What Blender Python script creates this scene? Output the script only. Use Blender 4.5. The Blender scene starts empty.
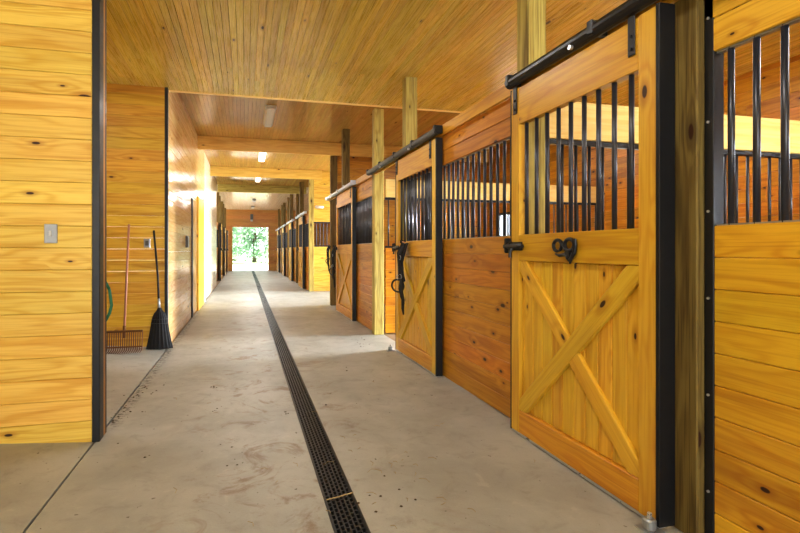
import bpy, math, random
from mathutils import Vector, Matrix
random.seed(7)
S = bpy.context.scene
COL = S.collection
PI = math.pi

# ------------------------------------------------------------------ materials
def new_mat(name):
    m = bpy.data.materials.new(name); m.use_nodes = True
    nt = m.node_tree
    return m, nt, nt.nodes['Principled BSDF']

class NB:
    def __init__(s, nt): s.nt = nt
    def n(s, t, **kw):
        x = s.nt.nodes.new(t)
        for k, v in kw.items(): setattr(x, k, v)
        return x
    def link(s, a, b): s.nt.links.new(a, b)
    def val(s, sock, v):
        if hasattr(v, 'is_output') or isinstance(v, bpy.types.NodeSocket): s.link(v, sock)
        else: sock.default_value = v
    def math(s, op, a, b=0.0, c=None, clamp=False):
        x = s.n('ShaderNodeMath', operation=op); x.use_clamp = clamp
        s.val(x.inputs[0], a); s.val(x.inputs[1], b)
        if c is not None: s.val(x.inputs[2], c)
        return x.outputs[0]
    def mix(s, f, a, b, mode='MIX'):
        x = s.n('ShaderNodeMix', data_type='RGBA', blend_type=mode)
        s.val(x.inputs['Factor'], f)
        for i, v in ((6, a), (7, b)):
            if isinstance(v, (tuple, list)): x.inputs[i].default_value = (*v[:3], 1)
            else: s.link(v, x.inputs[i])
        return x.outputs[2]
    def comb(s, a, b, c):
        x = s.n('ShaderNodeCombineXYZ')
        for i, v in enumerate((a, b, c)): s.val(x.inputs[i], v)
        return x.outputs[0]
    def noise(s, vec, scale=1.0, detail=2.0, rough=0.5, dist=0.0):
        x = s.n('ShaderNodeTexNoise'); s.link(vec, x.inputs['Vector'])
        x.inputs['Scale'].default_value = scale; x.inputs['Detail'].default_value = detail
        x.inputs['Roughness'].default_value = rough; x.inputs['Distortion'].default_value = dist
        return x.outputs['Fac']
    def ramp(s, f, lo, hi, a=0.0, b=1.0):
        x = s.n('ShaderNodeMapRange', interpolation_type='SMOOTHSTEP')
        s.val(x.inputs[0], f); x.inputs[1].default_value = lo; x.inputs[2].default_value = hi
        x.inputs[3].default_value = a; x.inputs[4].default_value = b
        return x.outputs[0]

def wood(name, light, mid, dark, rough=0.35, var=0.16, knots=0.5, knotcol=(0.045, 0.016, 0.006), grain=1.0,
         kscale=(1.5, 4.2), spec=0.4, red=0.35, fibre=0.35, streak=0.6):
    m, nt, bs = new_mat(name); b = NB(nt)
    uv = b.n('ShaderNodeUVMap', uv_map='UVMap'); rr = b.n('ShaderNodeUVMap', uv_map='Rnd')
    su = b.n('ShaderNodeSeparateXYZ'); b.link(uv.outputs[0], su.inputs[0])
    sr = b.n('ShaderNodeSeparateXYZ'); b.link(rr.outputs[0], sr.inputs[0])
    u, v, r1, r2 = su.outputs[0], su.outputs[1], sr.outputs[0], sr.outputs[1]
    uo = b.math('MULTIPLY_ADD', r1, 37.0, u); vo = b.math('MULTIPLY_ADD', r2, 13.0, v)
    vk = b.comb(b.math('MULTIPLY', uo, kscale[0]), b.math('MULTIPLY', vo, kscale[1]), 0.0)
    vor = b.n('ShaderNodeTexVoronoi', voronoi_dimensions='2D'); b.link(vk, vor.inputs['Vector']); vor.inputs['Scale'].default_value = 1
    sc = b.n('ShaderNodeSeparateColor'); b.link(vor.outputs['Color'], sc.inputs[0])
    gate = b.math('LESS_THAN', sc.outputs[0], knots)
    size = b.math('MULTIPLY_ADD', b.math('POWER', sc.outputs[1], 2.0), 0.05, 0.022)
    dn = b.math('DIVIDE', vor.outputs['Distance'], size)
    core = b.math('MULTIPLY', b.ramp(dn, 1.15, 0.75), gate)
    halo = b.math('MULTIPLY', b.ramp(dn, 3.2, 0.8), gate)
    warp = b.math('MULTIPLY', b.ramp(vor.outputs['Distance'], 0.34, 0.0), gate)
    vA = b.comb(b.math('MULTIPLY', uo, 0.6 * grain), b.math('MULTIPLY', vo, 5.5 * grain), b.math('MULTIPLY', r1, 9.0))
    nA = b.noise(vA, 1.0, 3.0, 0.5, 0.3)
    nA = b.math('MULTIPLY_ADD', warp, 0.12, nA)
    gA = b.math('MULTIPLY_ADD', b.math('SINE', b.math('MULTIPLY', nA, 52.0)), 0.5, 0.5)
    gA = b.math('POWER', gA, 1.9)
    vB = b.comb(b.math('MULTIPLY', uo, 2.5), b.math('MULTIPLY', vo, 130.0), r1)
    nB = b.noise(vB, 1.0, 3.0, 0.6)
    vC = b.comb(b.math('MULTIPLY', uo, 0.9), b.math('MULTIPLY', vo, 9.0), b.math('MULTIPLY', r2, 5.0))
    nC = b.noise(vC, 1.0, 2.0, 0.5)
    col = b.mix(b.math('MULTIPLY', gA, b.ramp(nC, 0.3, 0.6, 0.35, 0.75)), light, mid)
    vD = b.comb(b.math('MULTIPLY', uo, 1.6), b.math('MULTIPLY', vo, 42.0), r2)
    nD = b.noise(vD, 1.0, 4.0, 0.65, 0.2)
    col = b.mix(b.ramp(nD, 0.48, 0.72, 0, streak), col, mid)
    col = b.mix(b.ramp(nC, 0.52, 0.78, 0, red), col, dark)
    col = b.mix(b.ramp(nB, 0.45, 0.8, 0, fibre), col, dark)
    hs = b.n('ShaderNodeHueSaturation'); b.link(col, hs.inputs['Color'])
    b.link(b.math('MULTIPLY_ADD', r2, 2 * var, 1.0 - var), hs.inputs['Value'])
    b.link(b.math('MULTIPLY_ADD', r1, 0.018, 0.491), hs.inputs['Hue'])
    col = hs.outputs[0]
    col = b.mix(b.math('MULTIPLY', halo, 0.55), col, dark)
    col = b.mix(core, col, knotcol)
    b.link(col, bs.inputs['Base Color'])
    b.link(b.math('MULTIPLY_ADD', nB, 0.16, rough - 0.06), bs.inputs['Roughness'])
    bs.inputs['Specular IOR Level'].default_value = spec
    bp = b.n('ShaderNodeBump'); bp.inputs['Strength'].default_value = 0.12; bp.inputs['Distance'].default_value = 0.004
    b.link(nB, bp.inputs['Height']); b.link(bp.outputs[0], bs.inputs['Normal'])
    return m

def plain(name, col, rough=0.5, metal=0.0, var=0.25, scale=30.0, spec=0.5):
    m, nt, bs = new_mat(name); b = NB(nt)
    tc = b.n('ShaderNodeTexCoord'); f = b.noise(tc.outputs['Object'], scale, 3.0, 0.6)
    c2 = tuple(max(0, c * (1 - var)) for c in col)
    b.link(b.mix(f, tuple(min(1, c * (1 + var * .6)) for c in col), c2), bs.inputs['Base Color'])
    b.link(b.math('MULTIPLY_ADD', f, 0.2, rough - 0.1), bs.inputs['Roughness'])
    bs.inputs['Metallic'].default_value = metal; bs.inputs['Specular IOR Level'].default_value = spec
    return m

def emis(name, col, e, st):
    m, nt, bs = new_mat(name)
    bs.inputs['Base Color'].default_value = (*col, 1); bs.inputs['Emission Color'].default_value = (*e, 1)
    bs.inputs['Emission Strength'].default_value = st
    return m

def concrete(name):
    m, nt, bs = new_mat(name); b = NB(nt)
    tc = b.n('ShaderNodeNewGeometry'); P = tc.outputs['Position']
    sp = b.n('ShaderNodeSeparateXYZ'); b.link(P, sp.inputs[0])
    n1 = b.noise(P, 1.3, 5, 0.6, 0.3); n2 = b.noise(P, 7, 5, 0.65, 0.6); n3 = b.noise(P, 90, 3, 0.7); n4 = b.noise(P, 2.7, 6, 0.7, 1.2)
    col = b.mix(b.ramp(n1, 0.35, 0.68), (0.395, 0.395, 0.36), (0.31, 0.308, 0.275))
    col = b.mix(b.ramp(n2, 0.5, 0.75, 0, 0.45), col, (0.24, 0.225, 0.19))
    col = b.mix(b.ramp(n2, 0.42, 0.28, 0, 0.3), col, (0.5, 0.47, 0.42))
    # brown dirt tracked along the middle of the aisle
    d = b.ramp(b.math('ABSOLUTE', b.math('SUBTRACT', sp.outputs[0], 0.25)), 0.9, 0.2)
    col = b.mix(b.math('MULTIPLY', b.ramp(n4, 0.52, 0.66, 0, 0.7), d), col, (0.20, 0.125, 0.062))
    # dark crumbs along the saw-cut joint by the alcove
    e = b.math('MULTIPLY', b.ramp(b.math('ABSOLUTE', b.math('SUBTRACT', sp.outputs[0], -0.89)), 0.07, 0.01), b.ramp(sp.outputs[1], 3.55, 3.9))
    n5 = b.noise(P, 22, 4, 0.7)
    col = b.mix(b.math('MULTIPLY', b.ramp(n5, 0.48, 0.6, 0, 0.85), e), col, (0.05, 0.042, 0.035))
    n6 = b.noise(P, 26, 2, 0.5)
    col = b.mix(b.ramp(n6, 0.71, 0.76, 0, 0.8), col, (0.09, 0.065, 0.04))
    col = b.mix(b.ramp(n3, 0.55, 0.8, 0, 0.35), col, (0.2, 0.17, 0.13))
    b.link(col, bs.inputs['Base Color'])
    b.link(b.math('MULTIPLY_ADD', n2, 0.25, 0.34), bs.inputs['Roughness'])
    bs.inputs['Specular IOR Level'].default_value = 0.4
    bp = b.n('ShaderNodeBump'); bp.inputs['Strength'].default_value = 0.25; bp.inputs['Distance'].default_value = 0.004
    b.link(b.math('ADD', n3, n2), bp.inputs['Height']); b.link(bp.outputs[0], bs.inputs['Normal'])
    return m

def leafmat(name, a, c):
    m, nt, bs = new_mat(name); b = NB(nt)
    g = b.n('ShaderNodeNewGeometry')
    col = b.mix(g.outputs['Random Per Island'], a, c)
    b.link(col, bs.inputs['Base Color']); bs.inputs['Roughness'].default_value = 0.6
    bs.inputs['Subsurface Weight'].default_value = 0.0
    return m

M = {}
M['yellow'] = wood('yellow pine planks', (0.742, 0.522, 0.113), (0.601, 0.331, 0.036), (0.371, 0.144, 0.013), rough=0.42, var=0.06, knots=0.25, red=0.3, streak=0.4)
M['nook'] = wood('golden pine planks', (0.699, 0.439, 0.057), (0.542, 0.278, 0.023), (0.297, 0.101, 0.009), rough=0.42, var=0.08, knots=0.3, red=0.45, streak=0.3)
M['amber'] = wood('amber pine planks', (0.688, 0.420, 0.030), (0.549, 0.275, 0.013), (0.307, 0.100, 0.006), rough=0.36, var=0.11, knots=0.7, kscale=(2.3, 4.6), red=0.5)
M['orange'] = wood('varnished orange pine planks', (0.560, 0.265, 0.021), (0.400, 0.151, 0.009), (0.200, 0.054, 0.004), rough=0.34, var=0.14, knots=0.65, kscale=(2.2, 4.6))
M['door'] = wood('golden door pine', (0.707, 0.460, 0.046), (0.577, 0.310, 0.021), (0.353, 0.140, 0.009), rough=0.34, var=0.07, knots=0.6, kscale=(2.2, 4.6), red=0.3)
M['rail'] = wood('orange door rail pine', (0.627, 0.354, 0.026), (0.494, 0.224, 0.013), (0.304, 0.104, 0.007), rough=0.34, var=0.06, knots=0.2, red=0.3)
M['ceil'] = wood('varnished ceiling boards', (0.690, 0.500, 0.097), (0.579, 0.378, 0.060), (0.334, 0.171, 0.028), rough=0.26, var=0.12, knots=0.14, red=0.35, fibre=0.3, spec=0.8)
M['ceilfar'] = wood('varnished far ceiling boards', (0.60, 0.38, 0.11), (0.50, 0.29, 0.07), (0.32, 0.15, 0.03), rough=0.16, var=0.1, knots=0.08, red=0.3, fibre=0.2, spec=0.65)
M['painted_glare'] = wood('glossy boards with painted glare', (0.86, 0.74, 0.56), (0.78, 0.62, 0.42), (0.55, 0.36, 0.2), rough=0.2, var=0.06, knots=0.1, spec=0.7, red=0.2)  # far boards whitened in the colour itself to stand for daylight glare
M['painted_sheen'] = wood('glossy side wall pine with painted sheen', (0.799, 0.549, 0.252), (0.670, 0.390, 0.144), (0.410, 0.183, 0.054), rough=0.17, var=0.08, knots=0.2, spec=0.9)  # base colour paled to carry the whitish reflection along this wall
M['beam'] = wood('pale pine beam', (0.821, 0.576, 0.154), (0.691, 0.420, 0.083), (0.454, 0.228, 0.039), rough=0.4, var=0.08, knots=0.3)
M['pale'] = wood('pale new pine beam', (0.90, 0.70, 0.30), (0.84, 0.58, 0.20), (0.6, 0.33, 0.09), rough=0.5, var=0.05, knots=0.2, red=0.2)
M['post'] = wood('green treated post', (0.56, 0.48, 0.15), (0.40, 0.30, 0.075), (0.10, 0.055, 0.015), rough=0.6, var=0.1, knots=0.5, red=0.8, fibre=0.8, spec=0.25)
M['postdark'] = wood('weathered dark post', (0.216, 0.150, 0.045), (0.115, 0.065, 0.018), (0.036, 0.018, 0.006), rough=0.65, var=0.1, knots=0.5, red=0.8, fibre=0.8, spec=0.25)
M['brown'] = wood('brown end wall boards', (0.50, 0.24, 0.06), (0.40, 0.165, 0.035), (0.22, 0.08, 0.016), rough=0.4, var=0.1, knots=0.2)
M['handle'] = wood('varnished tool handle', (0.40, 0.20, 0.12), (0.32, 0.15, 0.08), (0.2, 0.08, 0.04), rough=0.4, var=0.05, knots=0.0)
M['oak'] = wood('brown broom block', (0.16, 0.06, 0.018), (0.12, 0.045, 0.014), (0.07, 0.025, 0.008), rough=0.5, var=0.05, knots=0.0)
M['black'] = plain('black powder coated steel', (0.009, 0.0105, 0.0135), 0.38, 0.0, 0.3, 20)
M['bar'] = plain('black steel bar', (0.03, 0.033, 0.048), 0.33, 0.25, 0.2, 20, 0.9)
M['steel'] = plain('dull grey steel', (0.34, 0.36, 0.37), 0.4, 0.6, 0.2, 12)
M['chrome'] = plain('bright zinc', (0.6, 0.62, 0.65), 0.3, 0.8, 0.1, 20)
M['track'] = plain('galvanised track', (0.55, 0.58, 0.64), 0.3, 0.7, 0.15, 8)
M['iron'] = plain('black wrought iron', (0.012, 0.012, 0.014), 0.42, 0.1, 0.3, 60)
M['leather'] = plain('black leather strap', (0.008, 0.007, 0.007), 0.65, 0.0, 0.4, 40)
M['grate'] = plain('black drain grate', (0.014, 0.014, 0.014), 0.36, 0.0, 0.4, 25, 0.6)
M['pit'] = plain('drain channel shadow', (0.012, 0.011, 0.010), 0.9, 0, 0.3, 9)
M['concrete'] = concrete('broomed concrete')
M['bristle'] = plain('black broom bristle', (0.013, 0.013, 0.015), 0.8, 0, 0.5, 120)
M['redbristle'] = plain('red brown plastic tine', (0.13, 0.042, 0.022), 0.5, 0, 0.3, 40)
M['hose'] = plain('dark green hose', (0.03, 0.20, 0.11), 0.4, 0, 0.2, 30)
M['switch'] = plain('white switch toggle', (0.55, 0.55, 0.52), 0.4, 0, 0.05, 30)
M['white'] = plain('white enamel', (0.75, 0.76, 0.76), 0.35, 0, 0.05, 10)
M['diffuser'] = emis('lit acrylic diffuser', (0.9, 0.9, 0.9), (1, 0.97, 0.9), 2.6)
M['dim'] = emis('unlit acrylic diffuser', (0.45, 0.46, 0.46), (1, 0.97, 0.9), 0.0)
M['greybox'] = plain('dark grey housing', (0.10, 0.10, 0.10), 0.5, 0, 0.1, 10)
M['dirt'] = plain('dry manure crumbs', (0.10, 0.065, 0.035), 0.9, 0, 0.5, 60)
M['straw'] = plain('dry straw', (0.42, 0.32, 0.15), 0.8, 0, 0.3, 60)
M['gravel'] = plain('pale sunny gravel', (0.70, 0.68, 0.60), 0.9, 0, 0.25, 3)
M['grass'] = plain('pale mown grass', (0.46, 0.58, 0.34), 0.9, 0, 0.25, 2)
M['roof_sun_block'] = plain('roof sheathing', (0.2, 0.14, 0.08), 0.8, 0, 0.2, 2)
M['bark'] = plain('tree bark', (0.20, 0.16, 0.11), 0.9, 0, 0.3, 12)
M['leafA'] = leafmat('mint green leaves', (0.24, 0.38, 0.27), (0.34, 0.48, 0.37))
M['leafB'] = leafmat('fresh green leaves', (0.28, 0.42, 0.28), (0.38, 0.52, 0.38))
M['stallfloor'] = plain('stall bedding dirt', (0.28, 0.19, 0.10), 0.9, 0, 0.3, 8)
gm, gnt, gbs = new_mat('window glass')
gbs.inputs['Base Color'].default_value = (0.9, 0.95, 1, 1); gbs.inputs['Transmission Weight'].default_value = 1; gbs.inputs['IOR'].default_value = 1.02; gbs.inputs['Roughness'].default_value = 0.25
M['glass'] = gm

# ------------------------------------------------------------------ mesh builder
class MB:
    def __init__(s): s.v = []; s.f = []; s.uv = []; s.r = []
    def add(s, vs, fs, uvs=None, rnd=None, mat=None):
        o = len(s.v); rnd = rnd or (random.random(), random.random())
        for p in vs: s.v.append(tuple(mat @ Vector(p)) if mat else tuple(p))
        for k, f in enumerate(fs):
            s.f.append([i + o for i in f])
            for j, i in enumerate(f):
                if uvs: s.uv.append(uvs[k][j])
                else: s.uv.append((vs[i][2], vs[i][0] + vs[i][1]))
                s.r.append(rnd)
        return s
    def box(s, a, b, c=0.0, g=None, mat=None, rnd=None):
        """chamfered box from a to b, chamfer c, grain axis g"""

        return s._box(a, b, c, g, mat, rnd)
    def _box(s, a, b, c, g, mat, rnd):
        lo = [min(a[i], b[i]) for i in range(3)]; hi = [max(a[i], b[i]) for i in range(3)]
        d = [hi[i] - lo[i] for i in range(3)]
        if g is None: g = d.index(max(d))
        c = min(c, min(d) * 0.45)
        vs = []; fs = []; dom = []
        if c <= 0:
            for x in (0, 1):
                for y in (0, 1):
                    for z in (0, 1): vs.append(((lo[0], hi[0])[x], (lo[1], hi[1])[y], (lo[2], hi[2])[z]))
            fs = [(0, 1, 3, 2), (4, 6, 7, 5), (0, 4, 5, 1), (2, 3, 7, 6), (0, 2, 6, 4), (1, 5, 7, 3)]; dom = [0, 0, 1, 1, 2, 2]
        else:
            idx = {}
            for x in (0, 1):
                for y in (0, 1):
                    for z in (0, 1):
                        sgn = (x, y, z)
                        for ax in range(3):
                            p = [(lo[i] + c if sgn[i] == 0 else hi[i] - c) for i in range(3)]
                            p[ax] = lo[ax] if sgn[ax] == 0 else hi[ax]
                            idx[(sgn, ax)] = len(vs); vs.append(tuple(p))
            ctr = [(lo[i] + hi[i]) / 2 for i in range(3)]
            def addf(keys, ax):
                f = [idx[k] for k in keys]
                n = (Vector(vs[f[1]]) - Vector(vs[f[0]])).cross(Vector(vs[f[2]]) - Vector(vs[f[0]]))
                m_ = sum((Vector(vs[i]) for i in f), Vector()) / len(f) - Vector(ctr)
                if n.dot(m_) < 0: f.reverse()
                fs.append(tuple(f)); dom.append(ax)
            for ax in range(3):
                o1, o2 = [i for i in range(3) if i != ax]
                for sd in (0, 1):
                    ks = []
                    for p, q in ((0, 0), (1, 0), (1, 1), (0, 1)):
                        t = [0, 0, 0]; t[ax] = sd; t[o1] = p; t[o2] = q; ks.append((tuple(t), ax))
                    addf(ks, ax)
            for ax in range(3):   # edges along ax
                o1, o2 = [i for i in range(3) if i != ax]
                for p in (0, 1):
                    for q in (0, 1):
                        t0 = [0, 0, 0]; t0[o1] = p; t0[o2] = q; t1 = list(t0); t1[ax] = 1
                        addf([(tuple(t0), o1), (tuple(t1), o1), (tuple(t1), o2), (tuple(t0), o2)], o1)
            for x in (0, 1):
                for y in (0, 1):
                    for z in (0, 1): addf([((x, y, z), 0), ((x, y, z), 1), ((x, y, z), 2)], 0)
        uvs = []
        for f, ax in zip(fs, dom):
            if ax == g: ua, va = [i for i in range(3) if i != ax]
            else: ua = g; va = [i for i in range(3) if i not in (g, ax)][0]
            off = 0.31 * ax
            uvs.append([(vs[i][ua], vs[i][va] + off) for i in f])
        return s.add(vs, fs, uvs, rnd, mat)
    def tube(s, pts, r, seg=10, mat=None, closed=False):
        pts = [Vector(p) for p in pts]; n = len(pts); vs = []; fs = []; uvs = []
        rs = r if isinstance(r, (list, tuple)) else [r] * n
        up = None; L = 0; Ls = []
        for i, p in enumerate(pts):
            if closed: t = pts[(i + 1) % n] - pts[i - 1]
            else: t = pts[min(i + 1, n - 1)] - pts[max(i - 1, 0)]
            t.normalize()
            if up is None:
                up = Vector((0, 0, 1)) if abs(t.z) < 0.9 else Vector((1, 0, 0))
            a = (up - t * up.dot(t)).normalized(); up = a; bb = t.cross(a)
            if i: L += (p - pts[i - 1]).length
            Ls.append(L)
            for k in range(seg):
                an = 2 * PI * k / seg
                vs.append(tuple(p + (a * math.cos(an) + bb * math.sin(an)) * rs[i]))
        m = n if closed else n - 1
        for i in range(m):
            for k in range(seg):
                j = (i + 1) % n
                f = (i * seg + k, i * seg + (k + 1) % seg, j * seg + (k + 1) % seg, j * seg + k)
                fs.append(f); w = 2 * PI * rs[i] / seg
                uvs.append([(Ls[i], k * w), (Ls[i], (k + 1) * w), (Ls[j] if j else Ls[i] + .01, (k + 1) * w), (Ls[j] if j else Ls[i] + .01, k * w)])
        if not closed:
            fs.append(tuple(range(seg - 1, -1, -1))); uvs.append([(0, 0)] * seg)
            fs.append(tuple(range((n - 1) * seg, n * seg))); uvs.append([(0, 0)] * seg)
        return s.add(vs, fs, uvs, None, mat)
    def ribbon(s, pts, w, t, side=(0, 1, 0), mat=None):
        """flat strap following pts; width w along 'side', thickness t"""
        side = Vector(side); vs = []; fs = []; pts = [Vector(p) for p in pts]
        for i, p in enumerate(pts):
            d = (pts[min(i + 1, len(pts) - 1)] - pts[max(i - 1, 0)]).normalized()
            sd = (side - d * side.dot(d)).normalized(); nn = d.cross(sd)
            for a, b_ in ((-1, -1), (1, -1), (1, 1), (-1, 1)): vs.append(tuple(p + sd * a * w / 2 + nn * b_ * t / 2))
        for i in range(len(pts) - 1):
            for k in range(4): fs.append((i * 4 + k, i * 4 + (k + 1) % 4, i * 4 + 4 + (k + 1) % 4, i * 4 + 4 + k))
        fs.append((3, 2, 1, 0)); e = (len(pts) - 1) * 4; fs.append((e, e + 1, e + 2, e + 3))
        return s.add(vs, fs, None, None, mat)
    def build(s, name, mat, parent=None, smooth=False, loc=None, kind=None):
        me = bpy.data.meshes.new(name)
        if parent is None:
            if loc is None:
                xs, ys, zs = zip(*s.v); loc = ((min(xs) + max(xs)) / 2, (min(ys) + max(ys)) / 2, min(zs))
            off = Vector(loc)
        else:
            p = parent; off = Vector(p.location)
            while p.parent: p = p.parent; off = off + Vector(p.location)
        me.from_pydata([tuple(Vector(v) - off) for v in s.v], [], s.f)
        u = me.uv_layers.new(name='UVMap'); u.data.foreach_set('uv', [c for p in s.uv for c in p])
        r = me.uv_layers.new(name='Rnd'); r.data.foreach_set('uv', [c for p in s.r for c in p])
        me.materials.append(M[mat])
        if smooth: me.polygons.foreach_set('use_smooth', [True] * len(me.polygons))
        me.update()
        o = bpy.data.objects.new(name, me); COL.objects.link(o)
        if parent: o.parent = parent
        else: o.location = loc
        if kind: o['kind'] = kind
        return o

def tag(o, label, cat, group=None):
    o['label'] = label; o['category'] = cat
    if 'kind' not in o: o['kind'] = 'thing'
    if group: o['group'] = group
    return o
def thing(name, loc, label, cat, group=None, rotz=0):
    o = bpy.data.objects.new(name, None); COL.objects.link(o); o.location = loc; o.rotation_euler = (0, 0, rotz)
    o.empty_display_size = 0.1
    return tag(o, label, cat, group)
def dup(root, loc, label, rotz=0, group=None, zs=None):
    r = root.copy(); COL.objects.link(r); r.location = loc; r.rotation_euler = (0, 0, rotz); r['label'] = label
    if group: r['group'] = group
    for ch in list(root.children):
        c = ch.copy(); COL.objects.link(c); c.parent = r
        for g in list(ch.children):
            d = g.copy(); COL.objects.link(d); d.parent = c
    return r

def planks(mb, g, s, t, w=0.133, c=0.004, seg=3.6, stagger=True):
    """boards filling a rectangle: g/s/t = (axis, lo, hi) for grain, stacking and thickness"""
    y = s[1]
    while y < s[2] - 1e-4:
        y2 = min(y + w, s[2])
        if s[2] - y2 < 0.02: y2 = s[2]
        x = g[1]; first = True
        while x < g[2] - 1e-4:
            L = seg * random.uniform(0.35, 1) if (first and stagger) else seg
            x2 = min(x + L, g[2]); first = False
            if g[2] - x2 < 0.25: x2 = g[2]
            a = [0, 0, 0]; b = [0, 0, 0]
            a[g[0]] = x + 0.0004; b[g[0]] = x2 - 0.0004; a[s[0]] = y + 0.0006; b[s[0]] = y2 - 0.0006; a[t[0]] = t[1]; b[t[0]] = t[2]
            mb.box(a, b, c, g[0]); x = x2
        y = y2
    return mb

# ------------------------------------------------------------------ dimensions (metres, aisle along +Y)
PER = 3.82
XD = 1.745          # aisle face of the sliding doors
XP = 1.83          # aisle face of posts
XF = 1.848          # aisle face of stall fronts
ZS, ZT, ZH = 1.32, 2.035, 2.31   # sill, top of bars, top of header
XL = -0.94          # left wall line
ZC, ZC2 = 3.255, 3.56
YW = 3.44           # front of left wall
YN = 6.56           # back of alcove
XO = 5.6            # outer wall
YE = 29.3           # end wall
A = lambda k: 1.71 + PER * k
B = lambda k: (2.98, 6.86, 10.70, 14.45)[k] if 0 <= k < 4 else 2.98 + PER * k

# ------------------------------------------------------------------ setting
# floor slabs with a saw-cut joint
mb = MB(); mb.box((-0.925, -6, -0.12), (0.375, YE + 0.3, 0), 0.003); mb.box((0.525, -6, -0.12), (XF + 0.1, YE + 0.3, 0), 0.003)
mb.box((XF + 0.1, 10.7, -0.12), (7.5, 14.4, 0), 0.003)
mb.build('floor', 'concrete', kind='structure')
mb = MB()
v = [(-4.6, -6, 0.10), (-0.935, -6, 0), (-0.935, YN, 0), (-4.6, YN, 0.10)]
tilt = 0.075
def zt(x): return -tilt * (x + 0.935)
vs = []
for z0 in (-0.12, None):
    for x, y in ((-4.6, -6), (-0.935, -6), (-0.935, YN + 0.05), (-4.6, YN + 0.05)): vs.append((x, y, z0 if z0 is not None else zt(x)))
mb.add(vs, [(3, 2, 1, 0), (4, 5, 6, 7), (0, 1, 5, 4), (1, 2, 6, 5), (2, 3, 7, 6), (3, 0, 4, 7)])
mb.build('floor', 'concrete', kind='structure')
mb = MB(); mb.box((XF + 0.1, -6, -0.12), (XO, 10.7, -0.01)); mb.box((XF + 0.1, 14.4, -0.12), (XO, YE, -0.01)); mb.box((-4.6, YN, -0.12), (-0.94, YE, -0.01))
mb.build('floor', 'stallfloor', kind='structure')
mb = MB(); mb.box((-60, -70, -0.5), (60, YE + 0.3, -0.125)); mb.box((-60, YE + 0.3, -0.5), (60, 75, -0.03)); mb.build('ground', 'gravel', kind='structure')
mb = MB(); mb.box((-40, 40, -0.03), (40, 75, 0.0)); mb.build('lawn', 'grass', kind='structure')

# ceilings
mb = MB()
planks(mb, (1, -6, 6.66), (0, -4.6, XO + 0.1), (2, ZC, ZC + 0.02), 0.062, 0.0026, 4.9)
planks_low = mb.build('ceiling', 'ceil', kind='structure')
mb = MB()
planks(mb, (1, 6.66, 18.3), (0, -1.0, XO + 0.1), (2, ZC2, ZC2 + 0.02), 0.062, 0.0026, 4.9)
mb.build('ceiling', 'ceilfar', kind='structure')
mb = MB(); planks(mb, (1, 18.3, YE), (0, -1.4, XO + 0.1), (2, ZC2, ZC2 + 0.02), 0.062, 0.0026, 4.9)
mb.build('ceiling', 'painted_glare', kind='structure')
mb = MB(); mb.box((-4.7, -6.3, 3.62), (XO + 0.9, YE + 0.4, 3.68)); mb.build('roof_sun_block', 'roof_sun_block', kind='structure')  # unseen slab added above the ceiling boards so sun cannot leak through gaps
mb = MB(); mb.box((XL - 0.05, 6.655, ZC - 0.018), (XO, 6.685, ZC2), 0.003, 0); mb.build('trim_1', 'pale', kind='structure')

# left wall facing the camera
mb = MB(); planks(mb, (0, -4.6, -0.942), (2, 0.0, ZC), (1, YW, YW + 0.02), 0.137, 0.0035, 5, False)
mb.build('wall_left', 'yellow', kind='structure')
mb = MB(); planks(mb, (0, -4.6, -0.942), (2, 0, ZC), (1, 3.58, 3.60), 0.137, 0.0035, 5, False)
mb.build('wall_left', 'nook', kind='structure')
mb = MB(); mb.box((-0.941, YW - 0.006, 0), (-0.897, YW + 0.085, ZC), 0.003); mb.build('trim_2', 'black', kind='structure')
mb = MB(); mb.box((-0.937, YW + 0.086, 0), (-0.899, 3.575, ZC), 0.003); mb.build('trim_3', 'brown', kind='structure')
mb = MB(); mb.box((-0.941, 3.576, 0), (-0.899, 3.606, ZC), 0.003); mb.build('trim_4', 'black', kind='structure')
# alcove
mb = MB(); planks(mb, (0, -4.5, XL - 0.03), (2, 0.0, ZC), (1, YN, YN + 0.02), 0.137, 0.0035, 5, False); mb.build('wall_alcove_back', 'nook', kind='structure')
mb = MB(); planks(mb, (1, 3.6, YN), (2, 0.0, ZC), (0, -4.52, -4.5), 0.137, 0.0035, 5, False); mb.build('wall_alcove_side', 'nook', kind='structure')
mb = MB(); mb.box((XL - 0.035, YN - 0.006, 0), (XL + 0.004, YN + 0.05, ZC2 - 0.002), 0.003); mb.build('trim_5', 'black', kind='structure')
# long left wall with a side door
mb = MB()
planks(mb, (1, YN + 0.03, 9.35), (2, 0.0, ZC2), (0, XL - 0.025, XL), 0.133, 0.004, 3.6)
planks(mb, (1, 9.35, 12.3), (2, 2.22, ZC2), (0, XL - 0.025, XL), 0.133, 0.004, 3.6)
mb.build('wall_left', 'painted_sheen', kind='structure')
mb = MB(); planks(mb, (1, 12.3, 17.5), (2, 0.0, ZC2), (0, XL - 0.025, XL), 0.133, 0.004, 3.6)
mb.build('wall_left', 'painted_glare', kind='structure')
dr = MB(); planks(dr, (2, 0.01, 2.2), (1, 9.40, 12.22), (0, XL - 0.02, XL + 0.0), 0.2, 0.004, 4, False)
d1 = dr.build('door_1', 'painted_sheen', kind='structure')
mb = MB(); mb.box((XL - 0.01, 9.36, 0), (XL + 0.02, 9.47, 2.16), 0.003); mb.build('edge_channel', 'black', d1)
mb = MB(); mb.box((XL - 0.01, 10.35, 0), (XL + 0.035, 11.75, 2.3), 0.003, 2); mb.build('casing', 'door', d1)
mb = MB(); mb.box((XL - 0.01, 11.95, 0), (XL + 0.03, 12.25, 2.4), 0.003, 2); mb.build('jamb', 'white', d1)

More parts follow.
